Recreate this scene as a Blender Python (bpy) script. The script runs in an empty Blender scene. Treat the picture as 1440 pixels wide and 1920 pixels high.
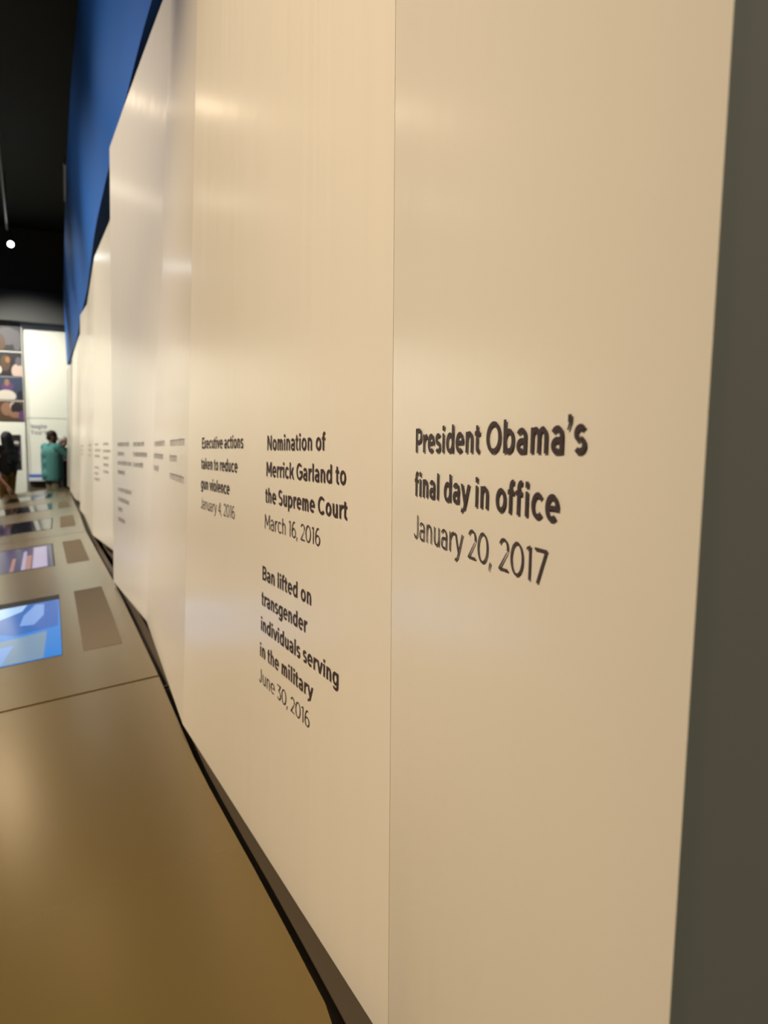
import bpy, bmesh, math, random
from mathutils import Vector, Matrix
random.seed(7)
SC = bpy.context.scene
COL = SC.collection
R = math.radians

# ---------------------------------------------------------------- camera
cam_d = bpy.data.cameras.new('camera')
cam = bpy.data.objects.new('camera', cam_d); COL.objects.link(cam)
cam_d.sensor_fit = 'HORIZONTAL'; cam_d.sensor_width = 36.0; cam_d.lens = 36.0 * 1350 / 1440
PITCH = math.atan(113 / 1350); ROLL = 0.006
fw = Vector((0, math.cos(PITCH), -math.sin(PITCH))); u0 = Vector((0, math.sin(PITCH), math.cos(PITCH))); r0 = Vector((1, 0, 0))
rt = r0 * math.cos(ROLL) + u0 * math.sin(ROLL); up = u0 * math.cos(ROLL) - r0 * math.sin(ROLL)
cam.matrix_world = Matrix(((rt.x, up.x, -fw.x, 0), (rt.y, up.y, -fw.y, 0), (rt.z, up.z, -fw.z, 1.42), (0, 0, 0, 1)))
cam_d.clip_start = 0.02
cam_d.dof.use_dof = True; cam_d.dof.focus_distance = 0.78; cam_d.dof.aperture_fstop = 10.5
SC.camera = cam

# ---------------------------------------------------------------- world, exposure
SC.view_settings.view_transform = 'Standard'; SC.view_settings.look = 'None'
SC.view_settings.gamma = 1.0; SC.view_settings.exposure = 0.07; SC.view_settings.use_curve_mapping = False
world = bpy.data.worlds.new('world'); SC.world = world; world.use_nodes = True
world.node_tree.nodes['Background'].inputs[0].default_value = (1.0, 0.84, 0.66, 1)
world.node_tree.nodes['Background'].inputs[1].default_value = 0.04

# ---------------------------------------------------------------- gallery lamps (track spots along the timeline)
WARM = (1.0, 0.81, 0.565); NEUT = (1.0, 0.88, 0.69); ROSE = (1.0, 0.83, 0.76); COOL = (1.0, 0.97, 0.81)
def spot(name, loc, aim, watts, col, size=70, blend=0.9, radius=0.08):
    d = bpy.data.lights.new(name, 'SPOT'); d.energy = watts; d.color = col; d.spot_size = R(size); d.spot_blend = blend; d.shadow_soft_size = radius
    o = bpy.data.objects.new(name, d); COL.objects.link(o); o.location = loc
    o.rotation_euler = (Vector(aim) - Vector(loc)).to_track_quat('-Z', 'Y').to_euler()
    return o
def area(name, loc, aim, watts, col, sx, sy):
    d = bpy.data.lights.new(name, 'AREA'); d.energy = watts; d.color = col; d.shape = 'RECTANGLE'; d.size = sx; d.size_y = sy
    o = bpy.data.objects.new(name, d); COL.objects.link(o); o.location = loc
    o.rotation_euler = (Vector(aim) - Vector(loc)).to_track_quat('-Z', 'Y').to_euler()
    return o
spot('gallery_lamp', (-2.6, -0.6, 4.6), (-0.44, 1.50, 1.38), 1000, WARM, 53)
spot('gallery_lamp', (-3.6, 1.4, 4.8), (-1.4, 3.6, 1.6), 300, ROSE, 62)
spot('gallery_lamp', (-5.2, 3.0, 5.0), (-1.9, 4.8, 1.6), 660, NEUT, 75)
spot('gallery_lamp', (-6.2, 5.6, 5.0), (-2.9, 7.0, 1.6), 900, NEUT, 75)
spot('gallery_lamp', (-7.6, 8.4, 5.0), (-4.3, 10.0, 1.6), 900, NEUT, 75)
spot('gallery_lamp', (-8.8, 11.0, 5.0), (-5.7, 12.8, 1.6), 700, NEUT, 75)
# lamps farther down the track that shine back along the wall
spot('gallery_lamp', (-4.11, 6.83, 5.09), (-0.5, 1.9, 1.6), 5, WARM, 50, radius=0.05)
spot('gallery_lamp', (-5.79, 8.44, 4.92), (-1.3, 3.7, 1.9), 3, NEUT, 40, radius=0.08)
spot('gallery_lamp', (-6.9, 10.4, 4.9), (-0.95, 1.5, 0.6), 40, WARM, 13, radius=0.14)
# unseen fill spots added to brighten the blue fascia
spot('fascia_fill', (-6.0, 2.0, 5.6), (-1.9, 4.6, 3.2), 300, COOL, 60, 1.0, 0.5)
spot('fascia_fill', (-7.5, 5.5, 5.6), (-3.6, 8.2, 3.2), 300, COOL, 60, 1.0, 0.5)
spot('fascia_fill', (-9.0, 9.5, 5.6), (-5.4, 12.5, 3.2), 280, COOL, 60, 1.0, 0.5)
# washers on the far wall, and an added unseen fill behind the camera for the end wall
spot('wall_washer', (-7.8, 14.0, 5.2), (-7.85, 16.8, 2.2), 680, COOL, 80)
spot('wall_washer', (-9.9, 13.0, 5.2), (-9.4, 16.2, 2.0), 600, COOL, 80)
spot('wall_washer', (-12.0, 12.6, 4.7), (-12.0, 15.0, 2.2), 420, COOL, 80)
area('end_wall_fill', (2.2, -3.2, 4.2), (0.9, 0.5, 1.3), 100, (1.0, 0.92, 0.74), 2.0, 1.0)

# ---------------------------------------------------------------- materials
def mat(name, col, rough=0.5, metal=0.0, spec=0.5, emit=None, es=1.0, coat=0.0):
    m = bpy.data.materials.new(name); m.use_nodes = True
    b = m.node_tree.nodes['Principled BSDF']
    b.inputs['Base Color'].default_value = (*col, 1); b.inputs['Roughness'].default_value = rough
    b.inputs['Metallic'].default_value = metal; b.inputs['Specular IOR Level'].default_value = spec
    b.inputs['Coat Weight'].default_value = coat
    if emit: b.inputs['Emission Color'].default_value = (*emit, 1); b.inputs['Emission Strength'].default_value = es
    return m
def noise_bump(m, scale, strength, dist=0.002, detail=3):
    nt = m.node_tree; b = nt.nodes['Principled BSDF']
    tc = nt.nodes.new('ShaderNodeTexCoord'); mp = nt.nodes.new('ShaderNodeMapping'); mp.inputs['Scale'].default_value = scale
    nz = nt.nodes.new('ShaderNodeTexNoise'); nz.inputs['Scale'].default_value = 1.0; nz.inputs['Detail'].default_value = detail
    bp = nt.nodes.new('ShaderNodeBump'); bp.inputs['Strength'].default_value = strength; bp.inputs['Distance'].default_value = dist
    nt.links.new(tc.outputs['Object'], mp.inputs['Vector']); nt.links.new(mp.outputs[0], nz.inputs['Vector'])
    nt.links.new(nz.outputs[0], bp.inputs['Height']); nt.links.new(bp.outputs[0], b.inputs['Normal'])
    return nz
def noise_color(m, scale, c0, c1, detail=3):
    nt = m.node_tree; b = nt.nodes['Principled BSDF']
    tc = nt.nodes.new('ShaderNodeTexCoord'); mp = nt.nodes.new('ShaderNodeMapping'); mp.inputs['Scale'].default_value = scale
    nz = nt.nodes.new('ShaderNodeTexNoise'); nz.inputs['Scale'].default_value = 1.0; nz.inputs['Detail'].default_value = detail
    cr = nt.nodes.new('ShaderNodeValToRGB'); cr.color_ramp.elements[0].color = (*c0, 1); cr.color_ramp.elements[1].color = (*c1, 1)
    cr.color_ramp.elements[0].position = 0.3; cr.color_ramp.elements[1].position = 0.7
    nt.links.new(tc.outputs['Object'], mp.inputs['Vector']); nt.links.new(mp.outputs[0], nz.inputs['Vector'])
    nt.links.new(nz.outputs[0], cr.inputs[0]); nt.links.new(cr.outputs[0], b.inputs['Base Color'])
M = {}
M['panel'] = mat('cream_laminate', (0.82, 0.765, 0.69), 0.36, spec=0.5, coat=0.65); M['panel'].node_tree.nodes['Principled BSDF'].inputs['Coat Roughness'].default_value = 0.22; noise_bump(M['panel'], (22, 22, 0.6), 0.45, 0.004, 3)
M['ink'] = mat('dark_lettering', (0.050, 0.032, 0.036), 0.5)
M['ink_light'] = mat('dark_thin_lettering', (0.060, 0.038, 0.040), 0.5)
M['counter'] = mat('bronze_counter', (0.22, 0.150, 0.046), 0.26, metal=0.5, spec=0.7, coat=0.6); M['counter'].node_tree.nodes['Principled BSDF'].inputs['Coat Roughness'].default_value = 0.27
noise_bump(M['counter'], (60, 60, 60), 0.03, 0.001, 3)
M['counter_edge'] = mat('counter_edge', (0.05, 0.035, 0.02), 0.5)
M['label_plate'] = mat('taupe_plate', (0.13, 0.10, 0.065), 0.6, spec=0.25)
M['ledge'] = mat('brown_ledge', (0.075, 0.056, 0.036), 0.6)
M['bezel'] = mat('black_bezel', (0.008, 0.007, 0.012), 0.35, spec=0.2)
M['glass'] = mat('dark_screen_glass', (0.02, 0.02, 0.035), 0.06, spec=0.7)
def scr(name, c, s=1.0): return mat(name, (0.01, 0.01, 0.02), 0.15, emit=c, es=s)
M['s_blue'] = scr('screen_blue', (0.008, 0.11, 0.42)); M['s_cyan'] = scr('screen_cyan', (0.015, 0.20, 0.60))
M['s_pale'] = scr('screen_pale', (0.34, 0.55, 0.82)); M['s_grey'] = scr('screen_grey', (0.17, 0.27, 0.38)); M['s_mist'] = scr('screen_mist', (0.17, 0.33, 0.68))
M['s_skin'] = scr('screen_skin', (0.34, 0.16, 0.13)); M['s_lilac'] = scr('screen_lilac', (0.36, 0.32, 0.45)); M['s_navy'] = scr('screen_navy', (0.03, 0.03, 0.09))
M['plinth'] = mat('dark_brown_plinth', (0.14, 0.105, 0.07), 0.6)
M['grey_end'] = mat('charcoal_paint', (0.19, 0.185, 0.155), 0.7); noise_bump(M['grey_end'], (90, 90, 90), 0.05, 0.001)
M['blue'] = mat('royal_blue_paint', (0.012, 0.10, 0.40), 0.6, spec=0.3)
M['white'] = mat('gallery_white', (0.84, 0.84, 0.78), 0.6); noise_bump(M['white'], (40, 40, 40), 0.04, 0.001)
M['header'] = mat('header_grey', (0.075, 0.075, 0.077), 0.75); M['header_dark'] = mat('header_dark', (0.035, 0.037, 0.035), 0.7)
M['black'] = mat('black_ceiling', (0.012, 0.012, 0.010), 0.8); noise_bump(M['black'], (5, 5, 5), 0.2, 0.01)
M['carpet'] = mat('dark_carpet', (0.05, 0.042, 0.036), 0.95); noise_color(M['carpet'], (80, 80, 80), (0.035, 0.03, 0.027), (0.07, 0.058, 0.05))
M['metal_black'] = mat('black_metal', (0.02, 0.02, 0.02), 0.4, metal=0.4)
M['pipe'] = mat('grey_pipe', (0.07, 0.07, 0.065), 0.5)
M['lamp'] = mat('lit_lens', (1, 1, 1), 0.3, emit=(0.85, 0.95, 1.0), es=60)
M['lilac_ink'] = mat('mauve_lettering', (0.20, 0.16, 0.23), 0.6)

# ---------------------------------------------------------------- helpers
def obj(name, bm, m, parent=None, smooth=False):
    me = bpy.data.meshes.new(name)
    bmesh.ops.recalc_face_normals(bm, faces=bm.faces)
    bm.to_mesh(me); bm.free()
    for x in (m if isinstance(m, (list, tuple)) else [m]): me.materials.append(x)
    if smooth:
        for p in me.polygons: p.use_smooth = True
    o = bpy.data.objects.new(name, me); COL.objects.link(o)
    if parent: o.parent = parent
    return o
def tag(o, label, cat, group=None, kind=None):
    if kind: o['kind'] = kind
    if label: o['label'] = label
    if cat: o['category'] = cat
    if group: o['group'] = group
    return o
def thing(name, label, cat, loc=(0, 0, 0), rz=0.0, group=None):
    o = bpy.data.objects.new(name, None); COL.objects.link(o); o.location = loc; o.rotation_euler = (0, 0, rz); o.empty_display_size = 0.1
    return tag(o, label, cat, group)
def struct(name, bm, m, label=None):
    o = obj(name, bm, m); o['kind'] = 'structure'
    if label: o['label'] = label
    return o
def hexa(bm, p):            # 8 points: 4 bottom, 4 top (same order)
    v = [bm.verts.new(q) for q in p]
    for f in ((3, 2, 1, 0), (4, 5, 6, 7), (0, 1, 5, 4), (1, 2, 6, 5), (2, 3, 7, 6), (3, 0, 4, 7)): bm.faces.new([v[i] for i in f])
def box(bm, x0, y0, z0, x1, y1, z1):
    hexa(bm, [(x0, y0, z0), (x1, y0, z0), (x1, y1, z0), (x0, y1, z0), (x0, y0, z1), (x1, y0, z1), (x1, y1, z1), (x0, y1, z1)])
def bevel(bm, w, seg=2):
    bmesh.ops.bevel(bm, geom=list(bm.edges), offset=w, segments=seg, profile=0.5, affect='EDGES')
def tube(bm, p0, p1, r0, r1=None, n=16, caps=True):
    r1 = r0 if r1 is None else r1
    p0, p1 = Vector(p0), Vector(p1); d = (p1 - p0).normalized()
    a = d.orthogonal().normalized(); b = d.cross(a)
    A = [bm.verts.new(p0 + (a * math.cos(2 * math.pi * i / n) + b * math.sin(2 * math.pi * i / n)) * r0) for i in range(n)]
    B = [bm.verts.new(p1 + (a * math.cos(2 * math.pi * i / n) + b * math.sin(2 * math.pi * i / n)) * r1) for i in range(n)]
    for i in range(n): bm.faces.new((A[i], A[(i + 1) % n], B[(i + 1) % n], B[i]))
    if caps: bm.faces.new(A[::-1]); bm.faces.new(B)

# ---------------------------------------------------------------- floor, ceiling, walls
BW0 = Vector((-7.49, 17.0, 0)); BU = Vector((0.9, 0.436, 0)); BN = Vector((0.436, -0.9, 0))     # far wall: origin, along, towards the room
def bwp(u, z, off=0.0): return BW0 + BU * u + BN * off + Vector((0, 0, z))
def bwbox(bm, u0, u1, z0, z1, o0, o1):
    hexa(bm, [bwp(u0, z0, o1), bwp(u1, z0, o1), bwp(u1, z0, o0), bwp(u0, z0, o0), bwp(u0, z1, o1), bwp(u1, z1, o1), bwp(u1, z1, o0), bwp(u0, z1, o0)])
def flat(pts, z0, z1):
    bm = bmesh.new(); n = len(pts)
    a = [bm.verts.new((x, y, z0)) for x, y in pts]; b = [bm.verts.new((x, y, z1)) for x, y in pts]
    bm.faces.new(a[::-1]); bm.faces.new(b)
    for i in range(n): bm.faces.new((a[i], a[(i + 1) % n], b[(i + 1) % n], b[i]))
    return bm
ROOM = [(-15, -4), (5, -4), (5, 24), (-15, 24)]
struct('floor', flat(ROOM, -0.1, 0.0), M['carpet'])
struct('ceiling', flat(ROOM, 6.3, 6.4), M['black'])
bm = bmesh.new(); bwbox(bm, -8.2, 2.2, 0, 4.27, -0.2, 0); struct('wall_back', bm, M['white'])
bm = bmesh.new(); bwbox(bm, -8.2, 2.2, 4.27, 4.95, -0.2, 0.35); struct('trim_1', bm, M['header'])
bm = bmesh.new(); bwbox(bm, -8.2, 2.2, 4.95, 6.3, -0.2, 0.30); struct('trim_2', bm, M['header_dark'])
bm = bmesh.new(); box(bm, -15.2, -4, 0, -15, 24, 6.3); struct('wall_left', bm, M['header_dark'])
bm = bmesh.new(); box(bm, -15, -4.2, 0, 5, -4, 6.3); struct('wall_front', bm, M['header_dark'])

# ---------------------------------------------------------------- timeline panels
FOLD = {
'R': ((0.135, 0.337, 0.69), (0.189, 0.337, 3.3)), 'S': ((0.009, 0.827, 0.69), (0.01, 0.827, 3.3)),
'BC': ((-0.535, 1.872, 0.69), (-0.439, 1.872, 3.3)), 'CD': ((-1.014, 3.034, 0.69), (-0.858, 3.034, 3.3)),
'D': ((-1.507, 3.972, 0.69), (-1.47, 3.972, 3.02)),
'E0': ((-1.968, 5.2, 0.69), (-1.937, 5.2, 3.02)), 'EF': ((-2.502, 6.15, 0.69), (-2.425, 6.15, 3.02)),
'FG': ((-3.386, 8.1, 0.69), (-3.289, 8.1, 3.02)), 'G': ((-3.708, 8.75, 0.69), (-3.638, 8.75, 3.02)),
'H0': ((-4.276, 10.1, 0.69), (-4.204, 10.1, 3.02)), 'HI': ((-4.649, 10.8, 0.69), (-4.542, 10.8, 3.02)),
'IJ': ((-5.304, 12.2, 0.69), (-5.203, 12.2, 3.02)), 'J': ((-5.636, 12.9, 0.69), (-5.529, 12.9, 3.02)),
'K0': ((-6.072, 13.9, 0.69), (-6.003, 13.9, 3.02)), 'K': ((-6.431, 14.6, 0.69), (-6.367, 14.6, 3.02))}
FOLD = {k: (Vector(a), Vector(b)) for k, (a, b) in FOLD.items()}
# the second panels of each later unit run on a little behind the panel in front of them
def extend(a, b, f):
    A, B = FOLD[a], FOLD[b]
    FOLD[a] = tuple(A[i] + (A[i] - B[i]) * f for i in (0, 1))
extend('E0', 'EF', 0.30); extend('H0', 'HI', 0.5); extend('K0', 'K', 0.4)
def fline(k, z):
    b, t = FOLD[k]; return b + (t - b) * ((z - b.z) / (t.z - b.z))
def surf(L, Rr, u, z):
    return fline(L, z).lerp(fline(Rr, z), u)
def pnormal(L, Rr):          # towards the viewer's side (left)
    d = fline(Rr, 1.5) - fline(L, 1.5); uu = FOLD[L][1] - FOLD[L][0]
    n = d.cross(uu).normalized()
    return n if n.x < 0 else -n
def mitre(prev, L, Rr, side):     # direction of the back offset at a fold
    n = pnormal(L, Rr)
    if prev is None: return n
    m = pnormal(*prev) + n
    return m / (m.length_squared / 2)
UNITS = [['D', 'CD', 'BC', 'S', 'R'], ['G', 'FG', 'EF', 'E0'], ['J', 'IJ', 'HI', 'H0'], ['K', 'K0']]
PLABEL = {
('S', 'R'): 'cream panel at the near right end, lettered with one heading and a 2017 date',
('BC', 'S'): 'wide cream panel lettered with three event captions dated 2016',
('CD', 'BC'): 'narrow shaded cream panel left of the one with three captions dated 2016',
('D', 'CD'): 'pinkish cream panel whose free left edge overlaps the farther panels',
('EF', 'E0'): 'pale cream panel right behind the free edge of the pinkish panel',
('FG', 'EF'): 'slim greyish cream panel beyond the pale panel behind the pinkish one',
('G', 'FG'): 'narrow cream panel closing the second stretch of the timeline at its free edge',
('HI', 'H0'): 'thin bright cream panel just past the second free edge of the timeline',
('IJ', 'HI'): 'thin cream panel under the far third of the blue fascia',
('J', 'IJ'): 'sliver of bright cream panel close to the far tip of the blue fascia',
('K', 'K0'): 'farthest cream panel, beside the man in the teal shirt'}
PANEL = {}
TH = 0.03
for unit in UNITS:
    for i in range(len(unit) - 1):
        L, Rr = unit[i], unit[i + 1]
        root = thing('timeline_panel', PLABEL[(L, Rr)], 'display panel', (fline(L, 0.69) + fline(Rr, 0.69)) / 2, 0, 'cream panels of the timeline wall')
        prevp = (unit[i - 1], L) if i > 0 else None
        nextp = (Rr, unit[i + 2]) if i + 2 < len(unit) else None
        mL = -mitre(prevp, L, Rr, 0); mR = -mitre(nextp, L, Rr, 1)
        if Rr == 'R':
            a = (fline('S', 1.5) - fline('R', 1.5)).normalized(); mR = mR + a
        bm = bmesh.new(); nu, nz = 6, 12
        zt = lambda u: FOLD[L][1].z * (1 - u) + FOLD[Rr][1].z * u
        g = 0.0005
        W = (fline(Rr, 1.5) - fline(L, 1.5)).length
        def grid(off):
            rows = []
            for a in range(nu + 1):
                u = g / W + (1 - 2 * g / W) * a / nu; row = []
                for b in range(nz + 1):
                    z = 0.69 + (zt(u) - 0.69) * b / nz
                    row.append(bm.verts.new(surf(L, Rr, u, z) + mL.lerp(mR, u) * off - root.location))
                rows.append(row)
            return rows
        F, K = grid(0.0), grid(TH)
        for a in range(nu):
            for b in range(nz):
                bm.faces.new((F[a][b], F[a + 1][b], F[a + 1][b + 1], F[a][b + 1])); bm.faces.new((K[a][b], K[a][b + 1], K[a + 1][b + 1], K[a + 1][b]))
        for a in range(nu):
            bm.faces.new((F[a][0], K[a][0], K[a + 1][0], F[a + 1][0])); bm.faces.new((F[a][nz], F[a + 1][nz], K[a + 1][nz], K[a][nz]))
        for b in range(nz):
            bm.faces.new((F[0][b], F[0][b + 1], K[0][b + 1], K[0][b])); bm.faces.new((F[nu][b], K[nu][b], K[nu][b + 1], F[nu][b + 1]))
        obj('face_board', bm, M['panel'], root)
        PANEL[(L, Rr)] = root
# recessed plinth section behind the foot of each panel
BK = Vector((0.90, 0.43, 0))
eA = Vector((0.961, 0.275, 0)); aA = Vector((-0.275, 0.961, 0))
for (L, Rr), root in PANEL.items():
    ends = []
    for k in (L, Rr):
        p = fline(k, 0.69)
        if k == 'R': ends.append((p + aA * 0.26 + eA * 0.10, p + aA * 0.26 + eA * 0.16))
        else: ends.append((p + BK * 0.10, p + BK * 0.16))
    bm = bmesh.new(); (a, a2), (b, b2) = ends; f = lambda q, z, d=0.0: (q.x + d - root.location.x, q.y - root.location.y, z - root.location.z)
    hexa(bm, [f(a, 0), f(b, 0), f(b2, 0), f(a2, 0), f(a, 2.85, .07), f(b, 2.85, .07), f(b2, 2.85, .07), f(a2, 2.85, .07)])
    obj('plinth', bm, M['plinth'], root)
# grey end wall to the right of the last panel
bm = bmesh.new()
Rb, Rt = fline('R', 0.0), fline('R', 3.5); o = aA * 0.001
def ring(P): return [P + o, P + eA * 2.6 + o, P + eA * 2.6 + aA * 0.06, P + eA * 0.06 + aA * 0.06]
hexa(bm, ring(Rb) + ring(Rt)); struct('wall_right', bm, M['grey_end'])

# ---------------------------------------------------------------- lettering: a geometric sans drawn from strokes
def glyph(ch, w):
    """strokes as polygons in em units; w = stem width; returns polygons, advance"""
    t = w * 0.86; X = 0.53; C = 0.72; A = 0.745; D = -0.20
    P = []
    def rect(x0, y0, x1, y1): P.append([(x0, y0), (x1, y0), (x1, y1), (x0, y1)])
    def poly(*p): P.append(list(p))
    def band(cx, cy, rx, ry, a0, a1, n=None, tx=None, ty=None):
        tx = w if tx is None else tx; ty = t if ty is None else ty
        n = n or max(6, int(abs(a1 - a0) / 12))
        for i in range(n):
            a, b = math.radians(a0 + (a1 - a0) * i / n), math.radians(a0 + (a1 - a0) * (i + 1) / n)
            P.append([(cx + rx * math.cos(a), cy + ry * math.sin(a)), (cx + rx * math.cos(b), cy + ry * math.sin(b)),
                      (cx + (rx - tx) * math.cos(b), cy + (ry - ty) * math.sin(b)), (cx + (rx - tx) * math.cos(a), cy + (ry - ty) * math.sin(a))])
    def diag(x0, y0, x1, y1, ww=None):     # stroke with horizontal ends, x = left edge
        ww = ww or w * 1.1
        P.append([(x0, y0), (x0 + ww, y0), (x1 + ww, y1), (x1, y1)])
    ow = 0.46 + 0.55 * w; nw = 0.35 + 0.75 * w; O = 0.012
    sb = 0.098 - 0.1 * w; rb = 0.056
    def bowl(x, W=ow): band(x + W / 2, X / 2, W / 2, X / 2 + O, 0, 360, 40)
    def arch(x, W): ry = 0.24; band(x + W / 2, X + O - ry, W / 2, ry, 0, 180); rect(x + W - w, 0, x + W, X + O - ry)
    if ch == ' ': return P, 0.27
    if ch == 'o': bowl(rb); return P, ow + 2 * rb
    if ch in 'dqgbp':
        x0 = rb if ch in 'dqg' else sb
        bowl(x0)
        sx = x0 + ow - w if ch in 'dqg' else x0
        if ch in 'db': rect(sx, 0, sx + w, A)
        elif ch in 'pq': rect(sx, D, sx + w, X)
        else: rect(sx, 0, sx + w, X); band(x0 + ow / 2, 0.0, ow / 2, 0.21, -150, 0)
        return P, ow + rb + sb
    if ch == 'c': band(rb + ow / 2, X / 2, ow / 2, X / 2 + O, 42, 318, 30); return P, ow + rb - 0.01
    if ch == 'e': band(rb + ow / 2, X / 2, ow / 2, X / 2 + O, 0, 312, 32); rect(rb + w * 0.5, X / 2 - t * 0.42, rb + ow - w * 0.02, X / 2 + t * 0.42); return P, ow + 2 * rb - 0.01
    if ch == 'a':
        W = nw; x = 0.05; ry = 0.19
        band(x + W * 0.48, X + O - ry, W * 0.52, ry, 0, 155); rect(x + W - w, 0, x + W, X + O - ry)
        band(x + W * 0.46, 0.155, W * 0.46, 0.155 + O, 50, 310, 26); rect(x + W * 0.44, 0.31 + O - t * 0.9, x + W - w * 0.5, 0.31 + O); rect(x + W * 0.5, -O, x + W * 0.8 , t * 0.86 - O)
        return P, W + x + sb
    if ch in 'nh': rect(sb, 0, sb + w, X if ch == 'n' else A); arch(sb, nw); return P, nw + 2 * sb
    if ch == 'm':
        W = nw * 0.92; rect(sb, 0, sb + w, X); arch(sb, W); arch(sb + W - w, W); return P, 2 * W - w + 2 * sb
    if ch == 'u': rect(sb + nw - w, 0, sb + nw, X); band(sb + nw / 2, 0.24 - O, nw / 2, 0.24, 180, 360); rect(sb, 0.24 - O, sb + w, X); return P, nw + 2 * sb
    if ch == 'r': rect(sb, 0, sb + w, X); band(sb + w * 0.2 + 0.26, X + O - 0.27, 0.26, 0.27, 90, 165, tx=w * .9, ty=w); rect(sb + w * 0.2 + 0.255, X + O - w, sb + w * 0.2 + 0.30, X + O); return P, sb + w * 0.2 + 0.30 + 0.02
    if ch in 'il':
        rect(sb, 0, sb + w, A if ch == 'l' else X)
        if ch == 'i': rect(sb - 0.008, 0.60, sb + w + 0.008, 0.60 + max(w, 0.10) * 1.0)
        return P, w + 2 * sb
    if ch == 't': rect(0.09, 0.12, 0.09 + w, 0.67); rect(0.02, X - t, 0.33, X); band(0.09 + 0.15, 0.15 - O, 0.15, 0.15, 180, 285, tx=w, ty=t); rect(0.24, -O, 0.32, t - O); return P, 0.375
    if ch == 'f': rect(0.09, 0, 0.09 + w, 0.58); rect(0.02, X - t, 0.33, X); band(0.09 + 0.17, 0.58, 0.17, 0.172, 95, 180, tx=w, ty=t); rect(0.245, 0.752 - t, 0.32, 0.752); return P, 0.385
    if ch == 's':
        W = 0.34 + 0.6 * w; ry = (X + 2 * O + t) / 4; x = 0.04
        band(x + W / 2, X + O - ry, W / 2, ry, 35, 262, 22); band(x + W / 2, ry - O, W / 2, ry, -145, 82, 22); return P, W + 0.08
    if ch == 'y': diag(0.01, X, 0.235, 0.0); diag(0.235, 0, 0.46, X); diag(0.235, 0.02, 0.17, -0.13); band(0.09, -0.06, 0.14, 0.15, -110, -30, tx=w, ty=w); return P, 0.47 + w
    if ch == 'v': diag(0.01, X, 0.23, 0); diag(0.23, 0, 0.45, X); return P, 0.46 + w
    if ch == 'x': diag(0.01, 0, 0.40, X); diag(0.40, 0, 0.01, X); return P, 0.42 + w
    if ch == 'k': rect(sb, 0, sb + w, A); diag(sb + w * 0.8, 0.2, sb + 0.36, X); diag(sb + 0.40, 0, sb + w * 1.1 + 0.05, 0.34); return P, sb + 0.42 + w
    if ch == 'P' or ch == 'B':
        W = 0.48 + 0.5 * w; rect(sb, 0, sb + w, C); ry = 0.235 if ch == 'P' else 0.205
        rect(sb, C - t, sb + W - ry, C); rect(sb, C - 2 * ry, sb + W - ry, C - 2 * ry + t); band(sb + W - ry - .02, C - ry, ry + .02, ry, -90, 90)
        if ch == 'B':
            r2 = (C - 2 * ry + t) / 2; rect(sb, 0, sb + W - r2, t); band(sb + W - r2, r2, r2 + 0.03, r2, -90, 90); return P, W + sb + 0.08
        return P, W + sb + 0.03
    if ch == 'N': rect(sb, 0, sb + w, C); W = 0.55 + w * .6; rect(sb + W - w, 0, sb + W, C); diag(sb, C, sb + W - w * 1.1, 0); return P, W + 2 * sb
    if ch == 'M': W = 0.66 + w * .8; rect(sb, 0, sb + w, C); rect(sb + W - w, 0, sb + W, C); diag(sb, C, sb + W / 2 - w * .55, 0.18); diag(sb + W - w * 1.1, C, sb + W / 2 - w * .55, 0.18); return P, W + 2 * sb
    if ch in 'OCG0':
        W = (0.72 if ch != '0' else 0.53) + 0.4 * w
        if ch in 'O0': band(0.045 + W / 2, C / 2, W / 2, C / 2 + O, 0, 360, 44)
        else:
            W -= 0.04; band(0.045 + W / 2, C / 2, W / 2, C / 2 + O, 45, 318 if ch == 'C' else 335, 34)
            if ch == 'C': return P, W + 0.035
            if ch == 'G': rect(0.045 + W - w, 0.13, 0.045 + W, 0.40); rect(0.045 + W * 0.52, 0.40 - t, 0.045 + W, 0.40)
        return P, W + 0.085
    if ch == 'S':
        W = 0.48 + 0.4 * w; ry = (C + 2 * O + t) / 4; band(0.04 + W / 2, C + O - ry, W / 2, ry, 35, 265, 22); band(0.04 + W / 2, ry - O, W / 2, ry, -145, 85, 22); return P, W + 0.09
    if ch == 'E': rect(sb, 0, sb + w, C); rect(sb, 0, sb + 0.50, t); rect(sb, C - t, sb + 0.50, C); rect(sb, C / 2 - t / 2, sb + 0.44, C / 2 + t / 2); return P, sb + 0.54
    if ch == 'J': rect(0.33, 0.2, 0.33 + w, C); band(0.05 + (0.28 + w) / 2, 0.2, (0.28 + w) / 2, 0.2 + O, 200, 360); return P, 0.33 + w + sb
    if ch == 'I': rect(sb, 0, sb + w, C); return P, w + 2 * sb
    if ch == 'Y': rect(0.29, 0, 0.29 + w, 0.32); diag(0.01, C, 0.29 - w * .05, 0.28); diag(0.57, C, 0.29 - w * .05, 0.28); return P, 0.6 + w
    if ch == '1': rect(0.19, 0, 0.19 + w, C); poly((0.07, C - 0.05 - t), (0.19 + w * .6, C - t * .9), (0.19 + w * .6, C), (0.09, C - 0.04)); return P, 0.31 + w
    if ch == '2':
        W = 0.42 + 0.4 * w; ry = 0.21; band(0.04 + W / 2, C + O - ry, W / 2, ry, -20, 160); poly((0.05, t * .7), (0.05 + w * 1.2, t * .7), (0.04 + W - w * 0.08, C + O - ry - 0.07), (0.04 + W - w * 1.05, C + O - ry - 0.09)); rect(0.05, 0, 0.05 + W, t); return P, W + 0.1
    if ch == '3':
        W = 0.44 + 0.3 * w; rect(0.05, C - t, 0.03 + W, C); diag(0.17, 0.40, W - w * 1.0, C - t * .8); band(0.03 + W / 2, 0.225 - O, W / 2, 0.225, -150, 95, 24); return P, W + 0.09
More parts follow.
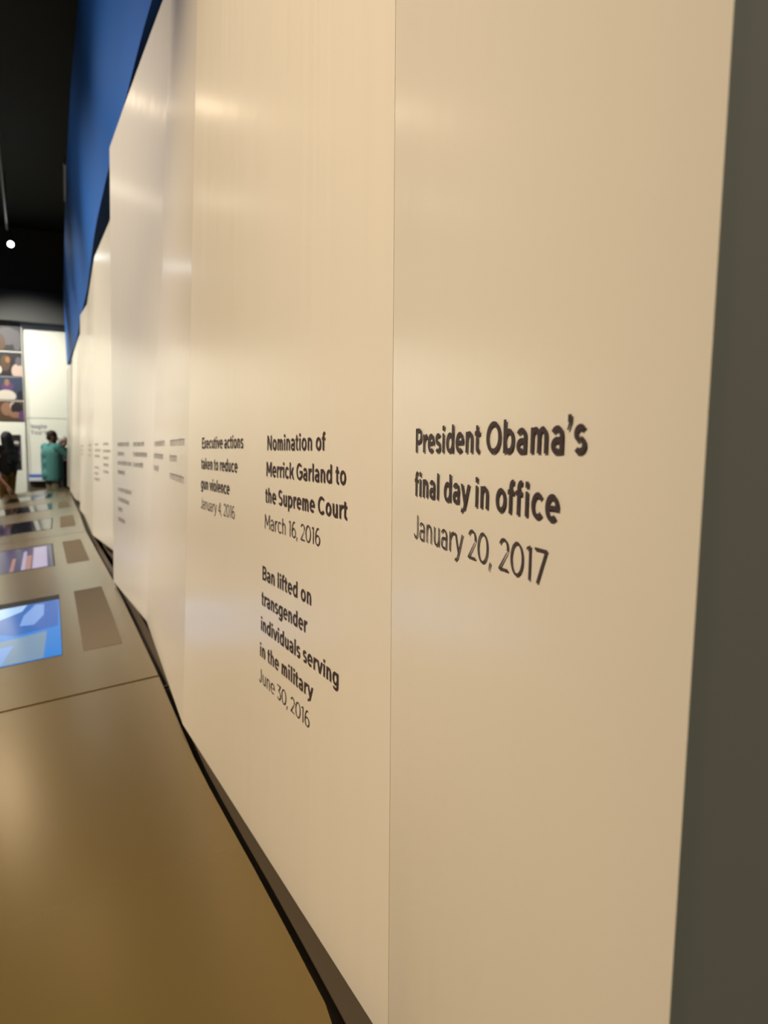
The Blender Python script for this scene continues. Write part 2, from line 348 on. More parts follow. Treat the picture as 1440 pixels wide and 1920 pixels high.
    if ch == '4': rect(0.40, 0, 0.40 + w, C); rect(0.03, 0.17, 0.40 + w + 0.10, 0.17 + t); diag(0.03, 0.2, 0.40 - w * .2, C); return P, 0.55 + w
    if ch == '6':
        W = 0.45 + 0.4 * w; band(0.045 + W / 2, 0.225 - O, W / 2, 0.225, 0, 360, 32); band(0.045 + W * 0.62, 0.30, W * 0.62, C + O - 0.30, 78, 180, 16); rect(0.045, 0.2, 0.045 + w, 0.31); return P, W + 0.09
    if ch == '7': rect(0.03, C - t, 0.50, C); diag(0.12, 0, 0.50 - w * .9, C - t * .3); return P, 0.52 + w * .2
    if ch == ',': diag(0.045, 0.0, 0.075, w * 1.05, w); poly((0.02, -0.13), (0.02 + w * .5, -0.13), (0.05 + w, 0.02), (0.05, 0.02)); return P, 0.13 + w
    if ch == '\u2019': rect(0.05, C - w, 0.05 + w, C + .01); poly((0.03, C - w - 0.14), (0.03 + w * .5, C - w - 0.14), (0.05 + w, C - w + .02), (0.05 + w * .35, C - w + .02)); return P, 0.1 + w
    raise ValueError(ch)
def layout(s, w):
    x = 0.0; out = []
    for i, ch in enumerate(s):
        p, adv = glyph(ch, w)
        out += [[(x + a, b) for a, b in q] for q in p]; x += adv
    return out, x
def add_text(bm, place, s, w, em, width):
    """place(x, y) -> point; x, y in metres from the left end of the baseline"""
    polys, total = layout(s, w); k = width / total
    for q in polys:
        pts = [place(a * k, b * em) for a, b in q]
        try: bm.faces.new([bm.verts.new(p) for p in pts])
        except ValueError: pass
def greek(bm, place, words, em, width):
    """rows of bare strokes for far captions too blurred to read"""
    x = 0.0; rnd = random.Random(int(width * 1e4) + words); k = width
    while x < k - 0.012:
        h = em * (0.72 if rnd.random() < 0.25 else 0.53)
        for a, b, c, d in ((x, 0, x + em * 0.09, h), (x + em * 0.29, 0, x + em * 0.38, em * 0.5), (x + em * 0.05, em * 0.45, x + em * 0.33, em * 0.52)):
            bm.faces.new([bm.verts.new(place(*p)) for p in ((a, b), (c, b), (c, d), (a, d))])
        x += em * (0.60 if rnd.random() < 0.85 else 0.95)
def on_panel(L, Rr, x0, z0, off=0.0012):
    W = (fline(Rr, z0) - fline(L, z0)).length; n = pnormal(L, Rr); root = PANEL[(L, Rr)]
    return lambda a, b: surf(L, Rr, (x0 + a) / W, z0 + b) + n * off - root.location
BOLD, BOOK = 0.136, 0.070
def caption(L, Rr, lines, date, em):
    root = PANEL[(L, Rr)]
    for s, x, z, wd in lines:
        bm = bmesh.new(); add_text(bm, on_panel(L, Rr, x, z), s, BOLD, em, wd); obj('heading_line', bm, M['ink'], root)
    bm = bmesh.new(); s, x, z, wd = date
    add_text(bm, on_panel(L, Rr, x, z), s, BOOK, em, wd); obj('date_line', bm, M['ink_light'], root)
caption('S', 'R', [('President Obama\u2019s', 0.084, 1.4195, 0.326), ('final day in office', 0.0845, 1.3750, 0.2965)], ('January 20, 2017', 0.0825, 1.3312, 0.285), 0.0337)
caption('BC', 'S', [('Nomination of', 0.686, 1.4214, 0.276), ('Merrick Garland to', 0.6829, 1.3762, 0.354), ('the Supreme Court', 0.680, 1.3306, 0.3615)], ('March 16, 2016', 0.676, 1.2842, 0.270), 0.0352)
caption('BC', 'S', [('Ban lifted on', 0.666, 1.1910, 0.248), ('transgender', 0.6642, 1.1446, 0.231), ('individuals serving', 0.660, 1.0975, 0.360), ('in the military', 0.656, 1.0490, 0.267)], ('June 30, 2016', 0.653, 1.0005, 0.258), 0.0352)
caption('BC', 'S', [('Executive actions', 0.164, 1.4250, 0.370), ('taken to reduce', 0.1625, 1.3768, 0.331), ('gun violence', 0.161, 1.3295, 0.272)], ('January 4, 2016', 0.163, 1.2825, 0.314), 0.0362)
def greek_caption(L, Rr, x, z, rows, em=0.036, sp=0.048):
    root = PANEL[(L, Rr)]
    for i, wd in enumerate(rows):
        bm = bmesh.new(); greek(bm, on_panel(L, Rr, x, z - i * sp), i, em, wd); obj('caption_line', bm, M['ink'], root)
greek_caption('CD', 'BC', 0.745, 1.434, [0.42, 0.22, 0.0, 0.42][:2]); greek_caption('CD', 'BC', 0.77, 1.330, [0.40])
greek_caption('CD', 'BC', 0.07, 1.436, [0.48, 0.44, 0.26])
greek_caption('D', 'CD', 0.62, 1.438, [0.26, 0.36, 0.26]); greek_caption('D', 'CD', 0.18, 1.439, [0.34, 0.2, 0.40, 0.24])
greek_caption('D', 'CD', 0.20, 1.205, [0.40, 0.36, 0.14, 0.22], sp=0.052)
greek_caption('EF', 'E0', 0.62, 1.455, [0.28, 0.38, 0.28, 0.28, 0.3], sp=0.053)
greek_caption('EF', 'E0', 0.11, 1.455, [0.22, 0.34, 0.30]); greek_caption('EF', 'E0', 0.11, 1.265, [0.26, 0.22, 0.3])
greek_caption('FG', 'EF', 1.05, 1.455, [0.7, 0.8, 0.6])
greek_caption('G', 'FG', 0.10, 1.455, [0.5, 0.4, 0.4])

# ---------------------------------------------------------------- blue fascia above the timeline
FB = [(0.35, 0.9, 3.328), (-0.50, 2.28, 3.328), (-1.008, 3.232, 3.328), (-1.158, 3.545, 3.328), (-1.326, 3.897, 3.328), (-1.498, 4.263, 3.328), (-1.85, 4.99, 3.328), (-2.12, 5.57, 3.328), (-2.48, 6.33, 3.328), (-2.95, 7.40, 3.328),
      (-3.61, 8.90, 3.328), (-4.50, 10.81, 3.328), (-5.22, 12.42, 3.328), (-6.0, 14.05, 3.328), (-7.159, 16.429, 3.328)]
FT = [(0.28, 0.8, 5.024), (-0.62, 2.3, 5.024), (-2.481, 6.11, 5.024), (-3.087, 7.367, 5.024), (-3.987, 9.317, 5.024), (-5.144, 11.873, 5.024), (-6.751, 15.453, 5.024), (-7.19, 16.40, 5.024)]
def resample(pl, n):
    P = [Vector(p) for p in pl]; d = [0.0]
    for a, b in zip(P, P[1:]): d.append(d[-1] + (b - a).length)
    out = []
    for i in range(n):
        s = d[-1] * i / (n - 1); k = max(j for j in range(len(d) - 1) if d[j] <= s + 1e-9); f = (s - d[k]) / (d[k + 1] - d[k]); out.append(P[k].lerp(P[k + 1], min(1, f)))
    for _ in range(3): out = [out[0]] + [(out[i - 1] + out[i] * 2 + out[i + 1]) / 4 for i in range(1, n - 1)] + [out[-1]]
    return out
nb = 60; B_, T_ = resample(FB, nb), resample(FT, nb)
bm = bmesh.new(); rows = []; back = Vector((0.90, 0.43, 0)) * 0.22
for b, t in zip(B_, T_):
    rows.append([bm.verts.new(p) for p in (b, b.lerp(t, .25), b.lerp(t, .5), b.lerp(t, .75), t, t + back, b + back)])
for a, b in zip(rows, rows[1:]):
    for i in range(7): bm.faces.new((a[i], a[(i + 1) % 7], b[(i + 1) % 7], b[i]))
bm.faces.new(rows[0]); bm.faces.new(rows[-1][::-1])
fas = obj('blue_fascia', bm, M['blue'])
tag(fas, 'long royal blue fascia running overhead above the cream timeline panels', 'fascia')

# ---------------------------------------------------------------- touchscreen counter, in butted modules
EDGE = [(0.105, -0.5), (0.105, -0.2), (0.095, 0.1), (0.07, 0.33), (0.03, 0.55), (-0.01, 0.72), (-0.059, 0.887), (-0.196, 1.171), (-0.308, 1.394), (-0.443, 1.665), (-0.747, 2.345), (-1.096, 3.105), (-1.548, 4.081), (-2.026, 5.081),
        (-2.802, 6.718), (-3.533, 8.334), (-4.976, 11.457), (-6.2, 14.1), (-6.4, 14.5)]
CD_ = Vector((-0.915, -0.40, -0.125))
def edge(y):
    for (x0, y0), (x1, y1) in zip(EDGE, EDGE[1:]):
        if y <= y1 + 1e-9: return Vector((x0 + (x1 - x0) * (y - y0) / (y1 - y0), y, 0.67))
    return Vector((*EDGE[-1], 0.67))
CN = Vector((0.125 * -0.915, 0.125 * -0.40, 0.992)).normalized()
CN = Vector((-0.1146, -0.050, 0.992)).normalized()
def cs(y, w, h=0.0): return edge(y) + CD_ * w + CN * h
def slab(bm, y0, y1, w0, w1, h0, h1, n=None):
    n = n or max(1, int((y1 - y0) / 0.15)); rows = []
    for i in range(n + 1):
        y = y0 + (y1 - y0) * i / n
        rows.append([bm.verts.new(cs(y, w, h)) for w, h in ((w0, h0), (w1, h0), (w1, h1), (w0, h1))])
    for a, b in zip(rows, rows[1:]):
        for i in range(4): bm.faces.new((a[i], a[(i + 1) % 4], b[(i + 1) % 4], b[i]))
    bm.faces.new(rows[0]); bm.faces.new(rows[-1][::-1])
def plate(bm, y0, y1, w0, w1, h, n=6, mi=0):
    rows = [[bm.verts.new(cs(y0 + (y1 - y0) * i / n, w, h)) for w in (w0, w1)] for i in range(n + 1)]
    for a, b in zip(rows, rows[1:]): bm.faces.new((a[0], a[1], b[1], b[0])).material_index = mi
CW = 1.12
MODS = [(-0.5, 2.345, [], 'plain bronze counter section in the foreground without any screen'),
        (2.355, 6.615, [(2.83, 3.99), (4.97, 6.13)], 'bronze counter section holding the bright blue touchscreen'),
        (6.63, 11.05, [(7.25, 8.42), (9.62, 10.74)], 'bronze counter section second beyond the bright blue touchscreen'),
        (11.07, 14.5, [(11.9, 13.05)], 'farthest bronze counter section, ending by the man in teal')]
sidx = 0
for y0, y1, stations, lab in MODS:
    root = thing('touchscreen_counter' if stations else 'counter', lab, 'counter', (0, 0, 0), 0, 'counter sections in front of the timeline')
    c = cs((y0 + y1) / 2, CW / 2); root.location = (c.x, c.y, 0); L0 = Vector(root.location)
    def cobj(name, bm, m, parent=root):
        for v in bm.verts: v.co -= L0
        return obj(name, bm, m, parent)
    ys = [y0 + 0.002]
    # top, with recesses left as proud frames: thin slab, then bezels/plates laid flush
    bm = bmesh.new(); slab(bm, y0 + 0.003, y1 - 0.003, 0.0, CW, -0.05, 0.0); ct = cobj('counter_top', bm, M['counter'])
    for p in ct.data.polygons: p.use_smooth = True
    ct.data.set_sharp_from_angle(angle=R(30))
    bm = bmesh.new(); n = 10; rows = []
    for i in range(n + 1):
        y = y0 + 0.01 + (y1 - y0 - 0.02) * i / n; a, b = cs(y, 0.25, -0.055), cs(y, CW - 0.3, -0.055)
        rows.append([bm.verts.new(p) for p in (a, b, (b.x, b.y, 0.0), (a.x, a.y, 0.0))])
    for a, b in zip(rows, rows[1:]):
        for i in range(4): bm.faces.new((a[i], a[(i + 1) % 4], b[(i + 1) % 4], b[i]))
    bm.faces.new(rows[0]); bm.faces.new(rows[-1][::-1]); cobj('base_cabinet', bm, M['counter_edge'])
    bm = bmesh.new(); slab(bm, max(y0, 0.55) + 0.003, y1 - 0.003, -0.085 if y0 < 0 else -0.055, -0.004, -0.062, -0.045); cobj('back_ledge', bm, M['ledge'])
    for (a, b) in stations:
        sidx += 1
        bm = bmesh.new(); slab(bm, a - 0.012, b + 0.012, 0.07, 0.214, -0.004, 0.0008, 6); cobj('text_plate', bm, M['label_plate'])
        bm = bmesh.new(); slab(bm, a, b, 0.288, 0.99, -0.004, 0.0010, 8); scr_o = cobj('screen', bm, M['bezel'])
        bm = bmesh.new()
        if sidx == 1:
            q = lambda y_0, y_1, w_0, w_1, k, h: plate(bm, y_0, y_1, w_0, w_1, h, 5, k)
            mats = [M['s_cyan'], M['s_blue'], M['s_pale'], M['s_mist'], M['s_grey']]
            q(a, b - 0.13, 0.290, 0.97, 0, 0.0014)
            def ang(pts, k, h):
                bm.faces.new([bm.verts.new(cs(y, w, h)) for y, w in pts]).material_index = k
            ang([(3.30, 0.30), (3.84, 0.291), (3.855, 0.42), (3.80, 0.60), (3.40, 0.60), (3.26, 0.47)], 1, 0.0018)
            ang([(3.40, 0.40), (3.56, 0.36), (3.80, 0.36), (3.83, 0.40), (3.62, 0.45), (3.42, 0.46)], 3, 0.0020)
            ang([(3.72, 0.46), (3.855, 0.44), (3.855, 0.97), (3.55, 0.97), (3.60, 0.56)], 2, 0.0021)
            ang([(2.84, 0.355), (3.24, 0.345), (3.18, 0.60), (3.10, 0.97), (2.84, 0.97)], 4, 0.0022)
            ang([(2.84, 0.50), (3.10, 0.47), (3.08, 0.97), (2.84, 0.97)], 3, 0.0024)
        elif sidx == 2:
            mats = [M['glass'], M['s_lilac'], M['s_skin'], M['s_navy']]
            plate(bm, a + 0.005, b - 0.04, 0.30, 0.97, 0.0014, 6, 3)
            plate(bm, a + 0.03, b - 0.10, 0.335, 0.43, 0.0017, 6, 1); plate(bm, a + 0.03, b - 0.50, 0.44, 0.475, 0.0017, 6, 2)
            plate(bm, a + 0.03, b - 0.25, 0.475, 0.50, 0.0017, 6, 1); plate(bm, a + 0.03, b - 0.55, 0.545, 0.57, 0.0017, 6, 2)
        else:
            mats = [M['glass']]; plate(bm, a + 0.03, b - 0.03, 0.30, 0.97, 0.0014, 6, 0)
        cobj('display', bm, mats, scr_o)

# ---------------------------------------------------------------- far wall: photographs, text panel, ledge
bm = bmesh.new(); bwbox(bm, -4.0, -0.845, 0.0, 4.25, 0.0, 0.11)
tag(obj('photo_wall_panel', bm, M['white']), 'white standing board on the far left carrying a column of photographs', 'display board')
PC = {'dk': (0.018, 0.014, 0.022), 'br': (0.09, 0.05, 0.03), 'sk': (0.28, 0.15, 0.10), 'pk': (0.55, 0.40, 0.36), 'wh': (0.60, 0.55, 0.50), 'pu': (0.12, 0.05, 0.16), 'nv': (0.04, 0.05, 0.10), 'or': (0.30, 0.14, 0.05), 'gy': (0.10, 0.09, 0.11)}
PM = {k: mat('print_' + n, PC[k], 0.45) for k, n in zip(PC, ('black', 'brown', 'tan', 'pink', 'white', 'purple', 'navy', 'orange', 'grey'))}
PK = list(PC)
def photo(label, u0, u1, z0, z1, base, blobs, n=14):
    root = thing('photograph', label, 'photograph', bwp((u0 + u1) / 2, z0, 0.113), 0, 'photographs on the far board')
    bm = bmesh.new(); bwbox(bm, u0, u1, z0, z1, 0.113, 0.125)
    for v in bm.verts: v.co -= root.location
    obj('print_board', bm, PM[base], root)
    bm = bmesh.new(); h = 0.126
    for k, cu, cz, ru, rz in blobs:
        h += 0.0008
        pts = []
        for i in range(n):
            a = 2 * math.pi * i / n
            pts.append(bwp(min(u1, max(u0, cu + ru * math.cos(a))), min(z1, max(z0, cz + rz * math.sin(a))), h) - root.location)
        bm.faces.new([bm.verts.new(p) for p in pts]).material_index = PK.index(k)
    bmesh.ops.remove_doubles(bm, verts=bm.verts, dist=1e-5)
    obj('picture', bm, [PM[k] for k in PK], root)
photo('dark photograph topmost in the column on the far board', -2.0, -0.865, 3.63, 4.23, 'dk', [('gy', -1.15, 3.95, .25, .2), ('br', -1.3, 3.8, .12, .2), ('or', -1.5, 3.82, .1, .2), ('gy', -0.95, 3.85, .08, .25)])
photo('photograph of a figure in white, second from the top of the column', -2.0, -0.862, 3.07, 3.60, 'dk', [('br', -1.2, 3.35, .1, .18), ('or', -1.15, 3.43, .05, .07), ('pk', -0.95, 3.18, .13, .17), ('gy', -0.93, 3.4, .07, .1), ('wh', -1.35, 3.2, .08, .1)])
photo('photograph of a person in purple behind a white lectern, third in the column', -2.0, -0.86, 2.54, 3.05, 'nv', [('pu', -1.17, 2.83, .12, .1), ('sk', -1.18, 2.92, .05, .08), ('wh', -1.2, 2.62, .2, .14), ('dk', -0.92, 2.65, .06, .1)])
photo('photograph of clasped arms, lowest in the column', -2.0, -0.86, 2.06, 2.51, 'br', [('sk', -1.2, 2.33, .12, .15), ('pk', -1.08, 2.40, .06, .09), ('dk', -1.0, 2.35, .12, .13), ('sk', -1.02, 2.2, .14, .07), ('pu', -0.9, 2.18, .07, .12)])
photo('small dark photograph behind the long-haired woman', -1.25, -0.945, 0.97, 1.755, 'dk', [('gy', -1.05, 1.55, .08, .08), ('wh', -1.03, 1.58, .06, .03), ('pu', -0.99, 1.35, .05, .07), ('gy', -1.0, 1.2, .05, .05)])
root = thing('text_board', 'tall white board on the far wall lettered in two mauve lines', 'display board', bwp(-0.1, 0.85, 0.0))
bm = bmesh.new(); bwbox(bm, -0.80, 0.60, 0.85, 2.135, 0.002, 0.03)
for v in bm.verts: v.co -= root.location
obj('lower_board', bm, M['white'], root)
bm = bmesh.new(); bwbox(bm, -0.80, 0.60, 2.15, 4.255, 0.002, 0.03)
for v in bm.verts: v.co -= root.location
obj('upper_board', bm, M['white'], root)
bm = bmesh.new()
add_text(bm, lambda x, y: bwp(-0.735 + x, 1.905 + y, 0.033) - root.location, 'Imagine', BOLD, 0.145, 0.345)
add_text(bm, lambda x, y: bwp(-0.735 + x, 1.765 + y, 0.033) - root.location, 'Your Im', BOLD, 0.145, 0.40)
obj('heading_text', bm, M['lilac_ink'], root)
root = thing('exhibit_ledge', 'low ledge with a lit blue strip at the foot of the white text board', 'ledge', bwp(-0.1, 0, 0.0))
for nm, z0, z1, o1, mm in (('base_box', 0.0, 0.70, 0.22, M['plinth']), ('top_slab', 0.705, 0.775, 0.30, mat('pale_blue_white', (0.75, 0.80, 0.9), 0.4)), ('light_strip', 0.78, 0.845, 0.10, scr('strip_blue', (0.05, 0.09, 0.26)))):
    bm = bmesh.new(); bwbox(bm, -0.80, 0.60, z0, z1, 0.035, o1)
    for v in bm.verts: v.co -= root.location
    obj(nm, bm, mm, root)

# ---------------------------------------------------------------- overhead fittings
def rail(name, label, cat, p0, p1, r, m):
    bm = bmesh.new(); c = (Vector(p0) + Vector(p1)) / 2; tube(bm, Vector(p0) - c, Vector(p1) - c, r)
    o = obj(name, bm, m); o.location = c; return tag(o, label, cat)
tr = thing('lighting_track', 'thin grey lighting track hanging from the dark ceiling on the far left', 'lighting track', (-5.1, 9.9, 5.42))
def tr_obj(name, bm, m):
    for v in bm.verts: v.co -= tr.location
    return obj(name, bm, m, tr)
bm = bmesh.new(); tube(bm, (-3.55, 6.70, 5.42), (-6.9, 13.5, 5.42), 0.022, n=10); tr_obj('rail', bm, M['pipe'])
for f in (0.08, 0.5, 0.95):
    p = Vector((-3.55, 6.70, 5.42)).lerp(Vector((-6.9, 13.5, 5.42)), f)
    bm = bmesh.new(); tube(bm, p, (p.x, p.y, 6.3), 0.008, n=8); tr_obj('hanger_rod', bm, M['metal_black'])
sp = thing('track_spotlight', 'small bright spotlight under the dark ceiling at the far left', 'spotlight', (-6.80, 13.42, 5.14))
ax = Vector((0.25, -0.75, -0.55)).normalized()
bm = bmesh.new(); tube(bm, -ax * 0.20, ax * 0.02, 0.045, 0.052, 20); obj('can', bm, M['metal_black'], sp, True)
bm = bmesh.new(); tube(bm, ax * 0.021, ax * 0.028, 0.048, 0.048, 20); obj('lens', bm, M['lamp'], sp)
bm = bmesh.new(); tube(bm, -ax * 0.1, -ax * 0.1 + Vector((0, 0, 0.19)), 0.012, n=10); obj('stem', bm, M['metal_black'], sp)
rail('ceiling_conduit', 'short grey conduit beside the upper edge of the blue fascia', 'conduit', (-4.12, 9.62, 5.12), (-4.74, 11.05, 5.12), 0.045, M['pipe'])

# ---------------------------------------------------------------- people
def cap(bm, p0, p1, r0, r1, n=14, m=5):
    p0, p1 = Vector(p0), Vector(p1); d = p1 - p0; L = d.length; d = d / L if L > 1e-6 else Vector((0, 0, 1))
    a = d.orthogonal().normalized(); b = d.cross(a); rings = []
    prof = [(-r0 * math.cos(i * math.pi / 2 / m), r0 * math.sin(i * math.pi / 2 / m)) for i in range(1, m + 1)]
    prof += [(L + r1 * math.sin(i * math.pi / 2 / m), r1 * math.cos(i * math.pi / 2 / m)) for i in range(0, m)]
    for h, r in prof: rings.append([bm.verts.new(p0 + d * h + (a * math.cos(2 * math.pi * i / n) + b * math.sin(2 * math.pi * i / n)) * r) for i in range(n)])
    for x, y in zip(rings, rings[1:]):
        for i in range(n): bm.faces.new((x[i], x[(i + 1) % n], y[(i + 1) % n], y[i]))
    e0 = bm.verts.new(p0 - d * r0); e1 = bm.verts.new(p1 + d * r1)
    for i in range(n): bm.faces.new((e0, rings[0][(i + 1) % n], rings[0][i])); bm.faces.new((e1, rings[-1][i], rings[-1][(i + 1) % n]))
def ell(bm, c, r, rot=None, n=20):
    mt = Matrix.Translation(Vector(c)) @ ((rot or Matrix.Identity(3)).to_4x4()) @ Matrix.Diagonal((r[0], r[1], r[2], 1))
    bmesh.ops.create_uvsphere(bm, u_segments=n, v_segments=n // 2 + 2, radius=1.0, matrix=mt)
def skin(name, bm, m, parent, voxel=0.009, smooth=4):
    """weld overlapping volumes into one continuous surface"""
    me = bpy.data.meshes.new(name); bmesh.ops.recalc_face_normals(bm, faces=bm.faces); bm.to_mesh(me); bm.free()
    t = bpy.data.objects.new('t', me); COL.objects.link(t)
    r = t.modifiers.new('r', 'REMESH'); r.mode = 'VOXEL'; r.voxel_size = voxel; r.use_smooth_shade = True
    s = t.modifiers.new('s', 'SMOOTH'); s.iterations = smooth; s.factor = 0.5
    dg = bpy.context.evaluated_depsgraph_get(); dg.update()
    out = bpy.data.meshes.new_from_object(t.evaluated_get(dg)); bpy.data.objects.remove(t); bpy.data.meshes.remove(me)
    out.name = name; out.materials.clear(); out.materials.append(m)
    for p in out.polygons: p.use_smooth = True
    o = bpy.data.objects.new(name, out); COL.objects.link(o); o.parent = parent
    return o
def hand(bm, wrist, dirv, side, palm_n, k=1.0, curl=0.5):
    d = Vector(dirv).normalized(); n = Vector(palm_n).normalized(); s = d.cross(n).normalized() * side
    n = s.cross(d).normalized() * side
    W = Vector(wrist)
    for j in (-1, 0, 1): cap(bm, W + d * .01 + s * j * .016 * k, W + d * .085 * k + s * j * .025 * k, .015 * k, .0145 * k, 10, 4)
    for j, L in zip((-1.5, -0.5, 0.5, 1.5), (0.075, 0.085, 0.078, 0.060)):
        p = W + d * .092 * k + s * j * .0205 * k; q = p + (d + n * curl * .6 + s * j * .06).normalized() * L * .5 * k; e = q + (d + n * curl * 1.6 + s * j * .05).normalized() * L * .5 * k
        cap(bm, p, q, .0095 * k, .0088 * k, 8, 3); cap(bm, q, e, .0088 * k, .0075 * k, 8, 3)
    p = W + d * .03 * k - s * .03 * k; q = p + (d * .7 - s * .75 + n * .3).normalized() * .045 * k; e = q + (d - s * .2 + n * .5).normalized() * .033 * k
    cap(bm, p, q, .0125 * k, .0105 * k, 8, 3); cap(bm, q, e, .0105 * k, .0085 * k, 8, 3)
def person(label, loc, face, H, skinc, hair, shirt, legs, P):
    """faces local +Y; joints in units of body height scaled to H"""
    root = thing('person', label, 'person', loc, face)
    k = H / 1.75
    v = lambda x, y, z: Vector((x * k, y * k, z * k))
    ms = mat('skin_tone', skinc, 0.5); mh = mat('hair_colour', hair, 0.55); mt = mat('shirt_cloth', shirt, 0.8); ml = mat('trouser_cloth', legs, 0.85); mshoe = mat('shoe_leather', (0.03, 0.025, 0.02), 0.5)
    noise_bump(mt, (25, 25, 25), 0.3, 0.006); noise_bump(ml, (25, 25, 25), 0.3, 0.006); noise_bump(mh, (60, 60, 12), 0.6, 0.006)
    b = P.get('build', 1.0)
    lean = Vector((0, P.get('lean', 0.0), 0)) * k
    hp = {s: v(s * .095 * b, 0, .93) for s in (-1, 1)}
    sh = {s: v(s * .185 * b, 0, 1.43) + lean for s in (-1, 1)}
    kn = {s: v(s * .10, .03 + P.get('step', 0) * s, .50) for s in (-1, 1)}; an = {s: v(s * .105, -.02 + P.get('step', 0) * s, .09) for s in (-1, 1)}
    neck = v(0, 0, 1.47) + lean; hc = v(0, .025, 1.635) + lean * 1.15 + Vector((0, P.get('nod', 0.0), 0)) * k
    arms = {}
    for s in (-1, 1):
        e, w = P['arms'][0 if s < 0 else 1]
        el = sh[s] + v(*e); wr = el + v(*w); arms[s] = (el, wr)
    rz = Matrix.Rotation(P.get('turn', 0.0), 3, 'Z') @ Matrix.Rotation(-P.get('tilt', 0.0), 3, 'X')
    hq = lambda x, y, z: hc + rz @ v(x, y, z)
    # body: one welded surface
    bm = bmesh.new()
    ell(bm, v(0, 0, .97), (.140 * b * k, .098 * b * k, .13 * k)); ell(bm, v(0, .0, 1.12) + lean * .4, (.130 * b * k, .092 * b * k, .17 * k)); ell(bm, v(0, 0, 1.32) + lean * .8, (.150 * b * k, .10 * b * k, .155 * k))
    for s in (-1, 1):
        cap(bm, sh[s] * .98 + neck * .02, neck - v(0, 0, .02), .055 * k, .055 * k)
        el, wr = arms[s]
        cap(bm, sh[s], el, .052 * k * b, .040 * k); cap(bm, el, wr, .040 * k, .026 * k)
        hand(bm, wr, (wr - el), s, P.get('palm', (0, 0, -1)), k, P.get('curl', 0.5))
        cap(bm, hp[s], kn[s], .080 * k, .054 * k); cap(bm, kn[s], an[s], .054 * k, .036 * k); cap(bm, an[s] - v(0, .03, .05), an[s] + v(0, .14, -.055), .035 * k, .03 * k)
    cap(bm, neck, hc - v(0, .02, .05), .056 * k, .054 * k)
    ell(bm, hq(0, -.01, .03), (.076 * k, .095 * k, .095 * k), rz); ell(bm, hq(0, .025, -.045), (.058 * k, .066 * k, .070 * k), rz); ell(bm, hq(0, .05, -.085), (.032 * k, .032 * k, .026 * k), rz)
    cap(bm, hq(0, .082, .015), hq(0, .103, -.022), .010 * k, .016 * k)
    for s in (-1, 1): ell(bm, hq(s * .078, -.01, -.005), (.012 * k, .024 * k, .034 * k), rz); ell(bm, hq(s * .03, .078, .028), (.026 * k, .012 * k, .009 * k), rz)
    skin('body', bm, ms, root, 0.0085, 2)
    for s in (-1, 1):
        bm = bmesh.new(); ell(bm, hq(s * .03, .080, .012), (.012 * k, .008 * k, .008 * k), rz, 12); obj('eye', bm, mat('eye_dark', (0.03, 0.02, 0.02), 0.2), root, True)
    bm = bmesh.new(); ell(bm, hq(0, .086, -.052), (.025 * k, .010 * k, .008 * k), rz, 12); obj('mouth', bm, mat('lip_tone', (skinc[0] * .8, skinc[1] * .5, skinc[2] * .5), 0.5), root, True)
    # shirt
    bm = bmesh.new()
    ell(bm, v(0, 0, P.get('hem', .88) + .08), (.178 * b * k, .137 * b * k, .15 * k)); ell(bm, v(0, 0, 1.12) + lean * .4, (.165 * b * k, .122 * b * k, .17 * k)); ell(bm, v(0, 0, 1.30) + lean * .8, (.183 * b * k, .128 * b * k, .17 * k))
    cap(bm, v(-.055 * b, 0, P.get('hem', .88) + .06), v(.055 * b, 0, P.get('hem', .88) + .06), .122 * b * k, .122 * b * k)
    for s in (-1, 1):
        el, wr = arms[s]; fr = P.get('sleeve', 0.6)
        cap(bm, sh[s] * .98 + neck * .02, neck - v(0, 0, .025), .066 * k, .064 * k); cap(bm, sh[s], sh[s].lerp(el, min(fr, 1)), .066 * k * b, .058 * k)
        if fr > 1: cap(bm, el, el.lerp(wr, .85), .052 * k, .038 * k)
    cap(bm, neck - v(0, 0, .05), neck + v(0, -.008, .015), .07 * k, .064 * k)
    for s in (-1, 1): cap(bm, v(s * .062 * b, 0, P.get('hem', .98)), v(s * .075 * b, 0, 1.30) + lean * .8, .118 * b * k, .118 * b * k)
    so = skin('shirt', bm, mt, root, 0.012, 10)
    if 'cut' in P:
        cb = bmesh.new(); cb.from_mesh(so.data); bmesh.ops.bisect_plane(cb, geom=cb.verts[:] + cb.edges[:] + cb.faces[:], plane_co=v(0, 0, P['cut']), plane_no=(0, 0, -1), clear_outer=True)
        cb.to_mesh(so.data); cb.free()
    # trousers
    bm = bmesh.new(); ell(bm, v(0, 0, .93), (.150 * b * k, .110 * b * k, .12 * k)); lf = P.get('leglen', 1.0)
    for s in (-1, 1):
        if lf >= 1: cap(bm, hp[s], kn[s], .095 * k, .075 * k); cap(bm, kn[s], kn[s].lerp(an[s], .92), .075 * k, .06 * k)
        else: cap(bm, hp[s], hp[s].lerp(kn[s], .92), .100 * k, .092 * k)
    skin('trousers' if lf >= 1 else 'shorts', bm, ml, root, 0.012, 3)
    for s in (-1, 1):
        bm = bmesh.new(); cap(bm, an[s] + v(0, -.04, -.045), an[s] + v(0, .15, -.052), .045 * k, .038 * k); cap(bm, an[s] + v(0, -.02, -.045), an[s] + v(0, -.005, .01), .045 * k, .042 * k); skin('shoe', bm, mshoe, root, 0.01, 2)
    # hair
    bm = bmesh.new(); ell(bm, hq(0, -.022, .043), (.090 * k, .100 * k, .094 * k), rz); ell(bm, hq(0, -.055, -.005), (.076 * k, .062 * k, .085 * k), rz)
    st = P.get('hair', 'short')
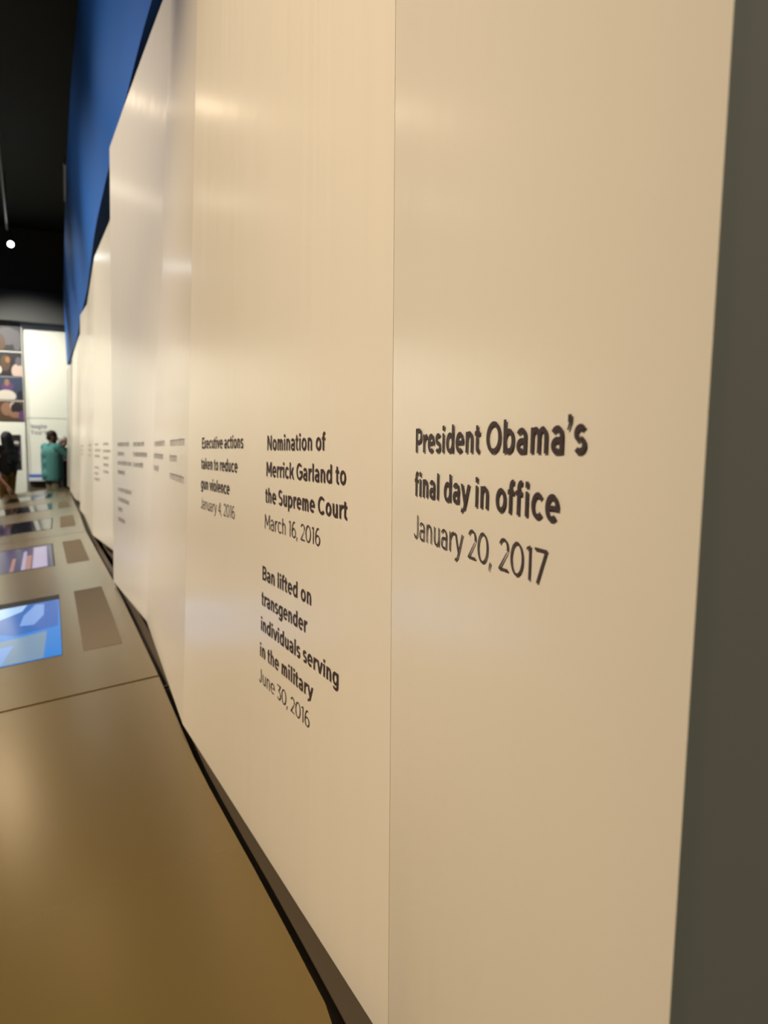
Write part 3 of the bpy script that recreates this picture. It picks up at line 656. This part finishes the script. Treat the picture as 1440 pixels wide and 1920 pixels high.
    if st == 'long':
        ell(bm, hq(0, -.06, .0), (.105 * k, .085 * k, .13 * k), rz)
        for x in (-.07, -.035, 0, .035, .07): cap(bm, hq(x, -.06, .0), v(x * 1.3, -.125, 1.20 - abs(x)) + lean, .05 * k, .035 * k)
        for s in (-1, 1): cap(bm, hq(s * .085, -.01, .03), v(s * .11, -.03, 1.36) + lean, .035 * k, .028 * k)
    o = skin('hair', bm, mh, root, 0.011, 2)
    if P.get('beard'):
        bm = bmesh.new(); ell(bm, hq(0, .045, -.085), (.060 * k, .052 * k, .045 * k), rz); ell(bm, hq(0, .02, -.07), (.068 * k, .05 * k, .05 * k), rz); skin('beard', bm, mh, root, 0.010, 2)
    if P.get('collar'):
        bm = bmesh.new(); tube(bm, neck + v(0, -.008, -.01), neck + v(0, -.012, .035), .082 * k, .070 * k, 24, False); cobj_ = obj('collar', bm, mt, root, True)
    return root
person('man in a teal polo shirt seen from behind at the far end of the counter', (-6.93, 15.05, 0), R(-38), 1.80, (0.30, 0.15, 0.10), (0.022, 0.012, 0.010), (0.10, 0.33, 0.34), (0.32, 0.27, 0.19),
       dict(arms=(((-.10, .08, -.24), (.06, .23, .02)), ((.09, .16, -.19), (-.03, .27, .03))), build=1.38, sleeve=0.85, cut=.76, hair='short', beard=True, collar=True, leglen=0.5, hem=.80, turn=R(-20), tilt=R(12)))
person('grey-haired person in a dark top half hidden past the last cream panel', (-7.15, 16.05, 0), R(-100), 1.72, (0.42, 0.22, 0.16), (0.45, 0.43, 0.40), (0.03, 0.022, 0.03), (0.04, 0.04, 0.05),
       dict(arms=(((-.08, .06, -.26), (.05, .2, .05)), ((.08, .06, -.26), (-.05, .2, .05))), sleeve=1.2, hair='short', tilt=R(15)))
person('woman with long black hair, black top and mustard trousers at the far left', (-7.71, 14.75, 0), R(72), 1.77, (0.34, 0.19, 0.13), (0.006, 0.005, 0.007), (0.008, 0.007, 0.010), (0.18, 0.10, 0.018),
       dict(arms=(((-.06, .04, -.27), (.03, .20, .10)), ((.06, .03, -.28), (-.02, .20, .08))), sleeve=1.2, hair='long', hem=.96, build=1.12))
person('person in a lavender top cut off by the left frame edge, reaching over the counter', (-6.53, 11.80, 0), R(-66), 1.42, (0.36, 0.19, 0.13), (0.02, 0.013, 0.010), (0.36, 0.29, 0.62), (0.05, 0.06, 0.12),
       dict(arms=(((-.03, .10, -.25), (.03, .13, -.22)), ((.03, .12, -.24), (-.02, .17, -.20))), sleeve=0.9, hair='short', lean=0.12, curl=0.15))
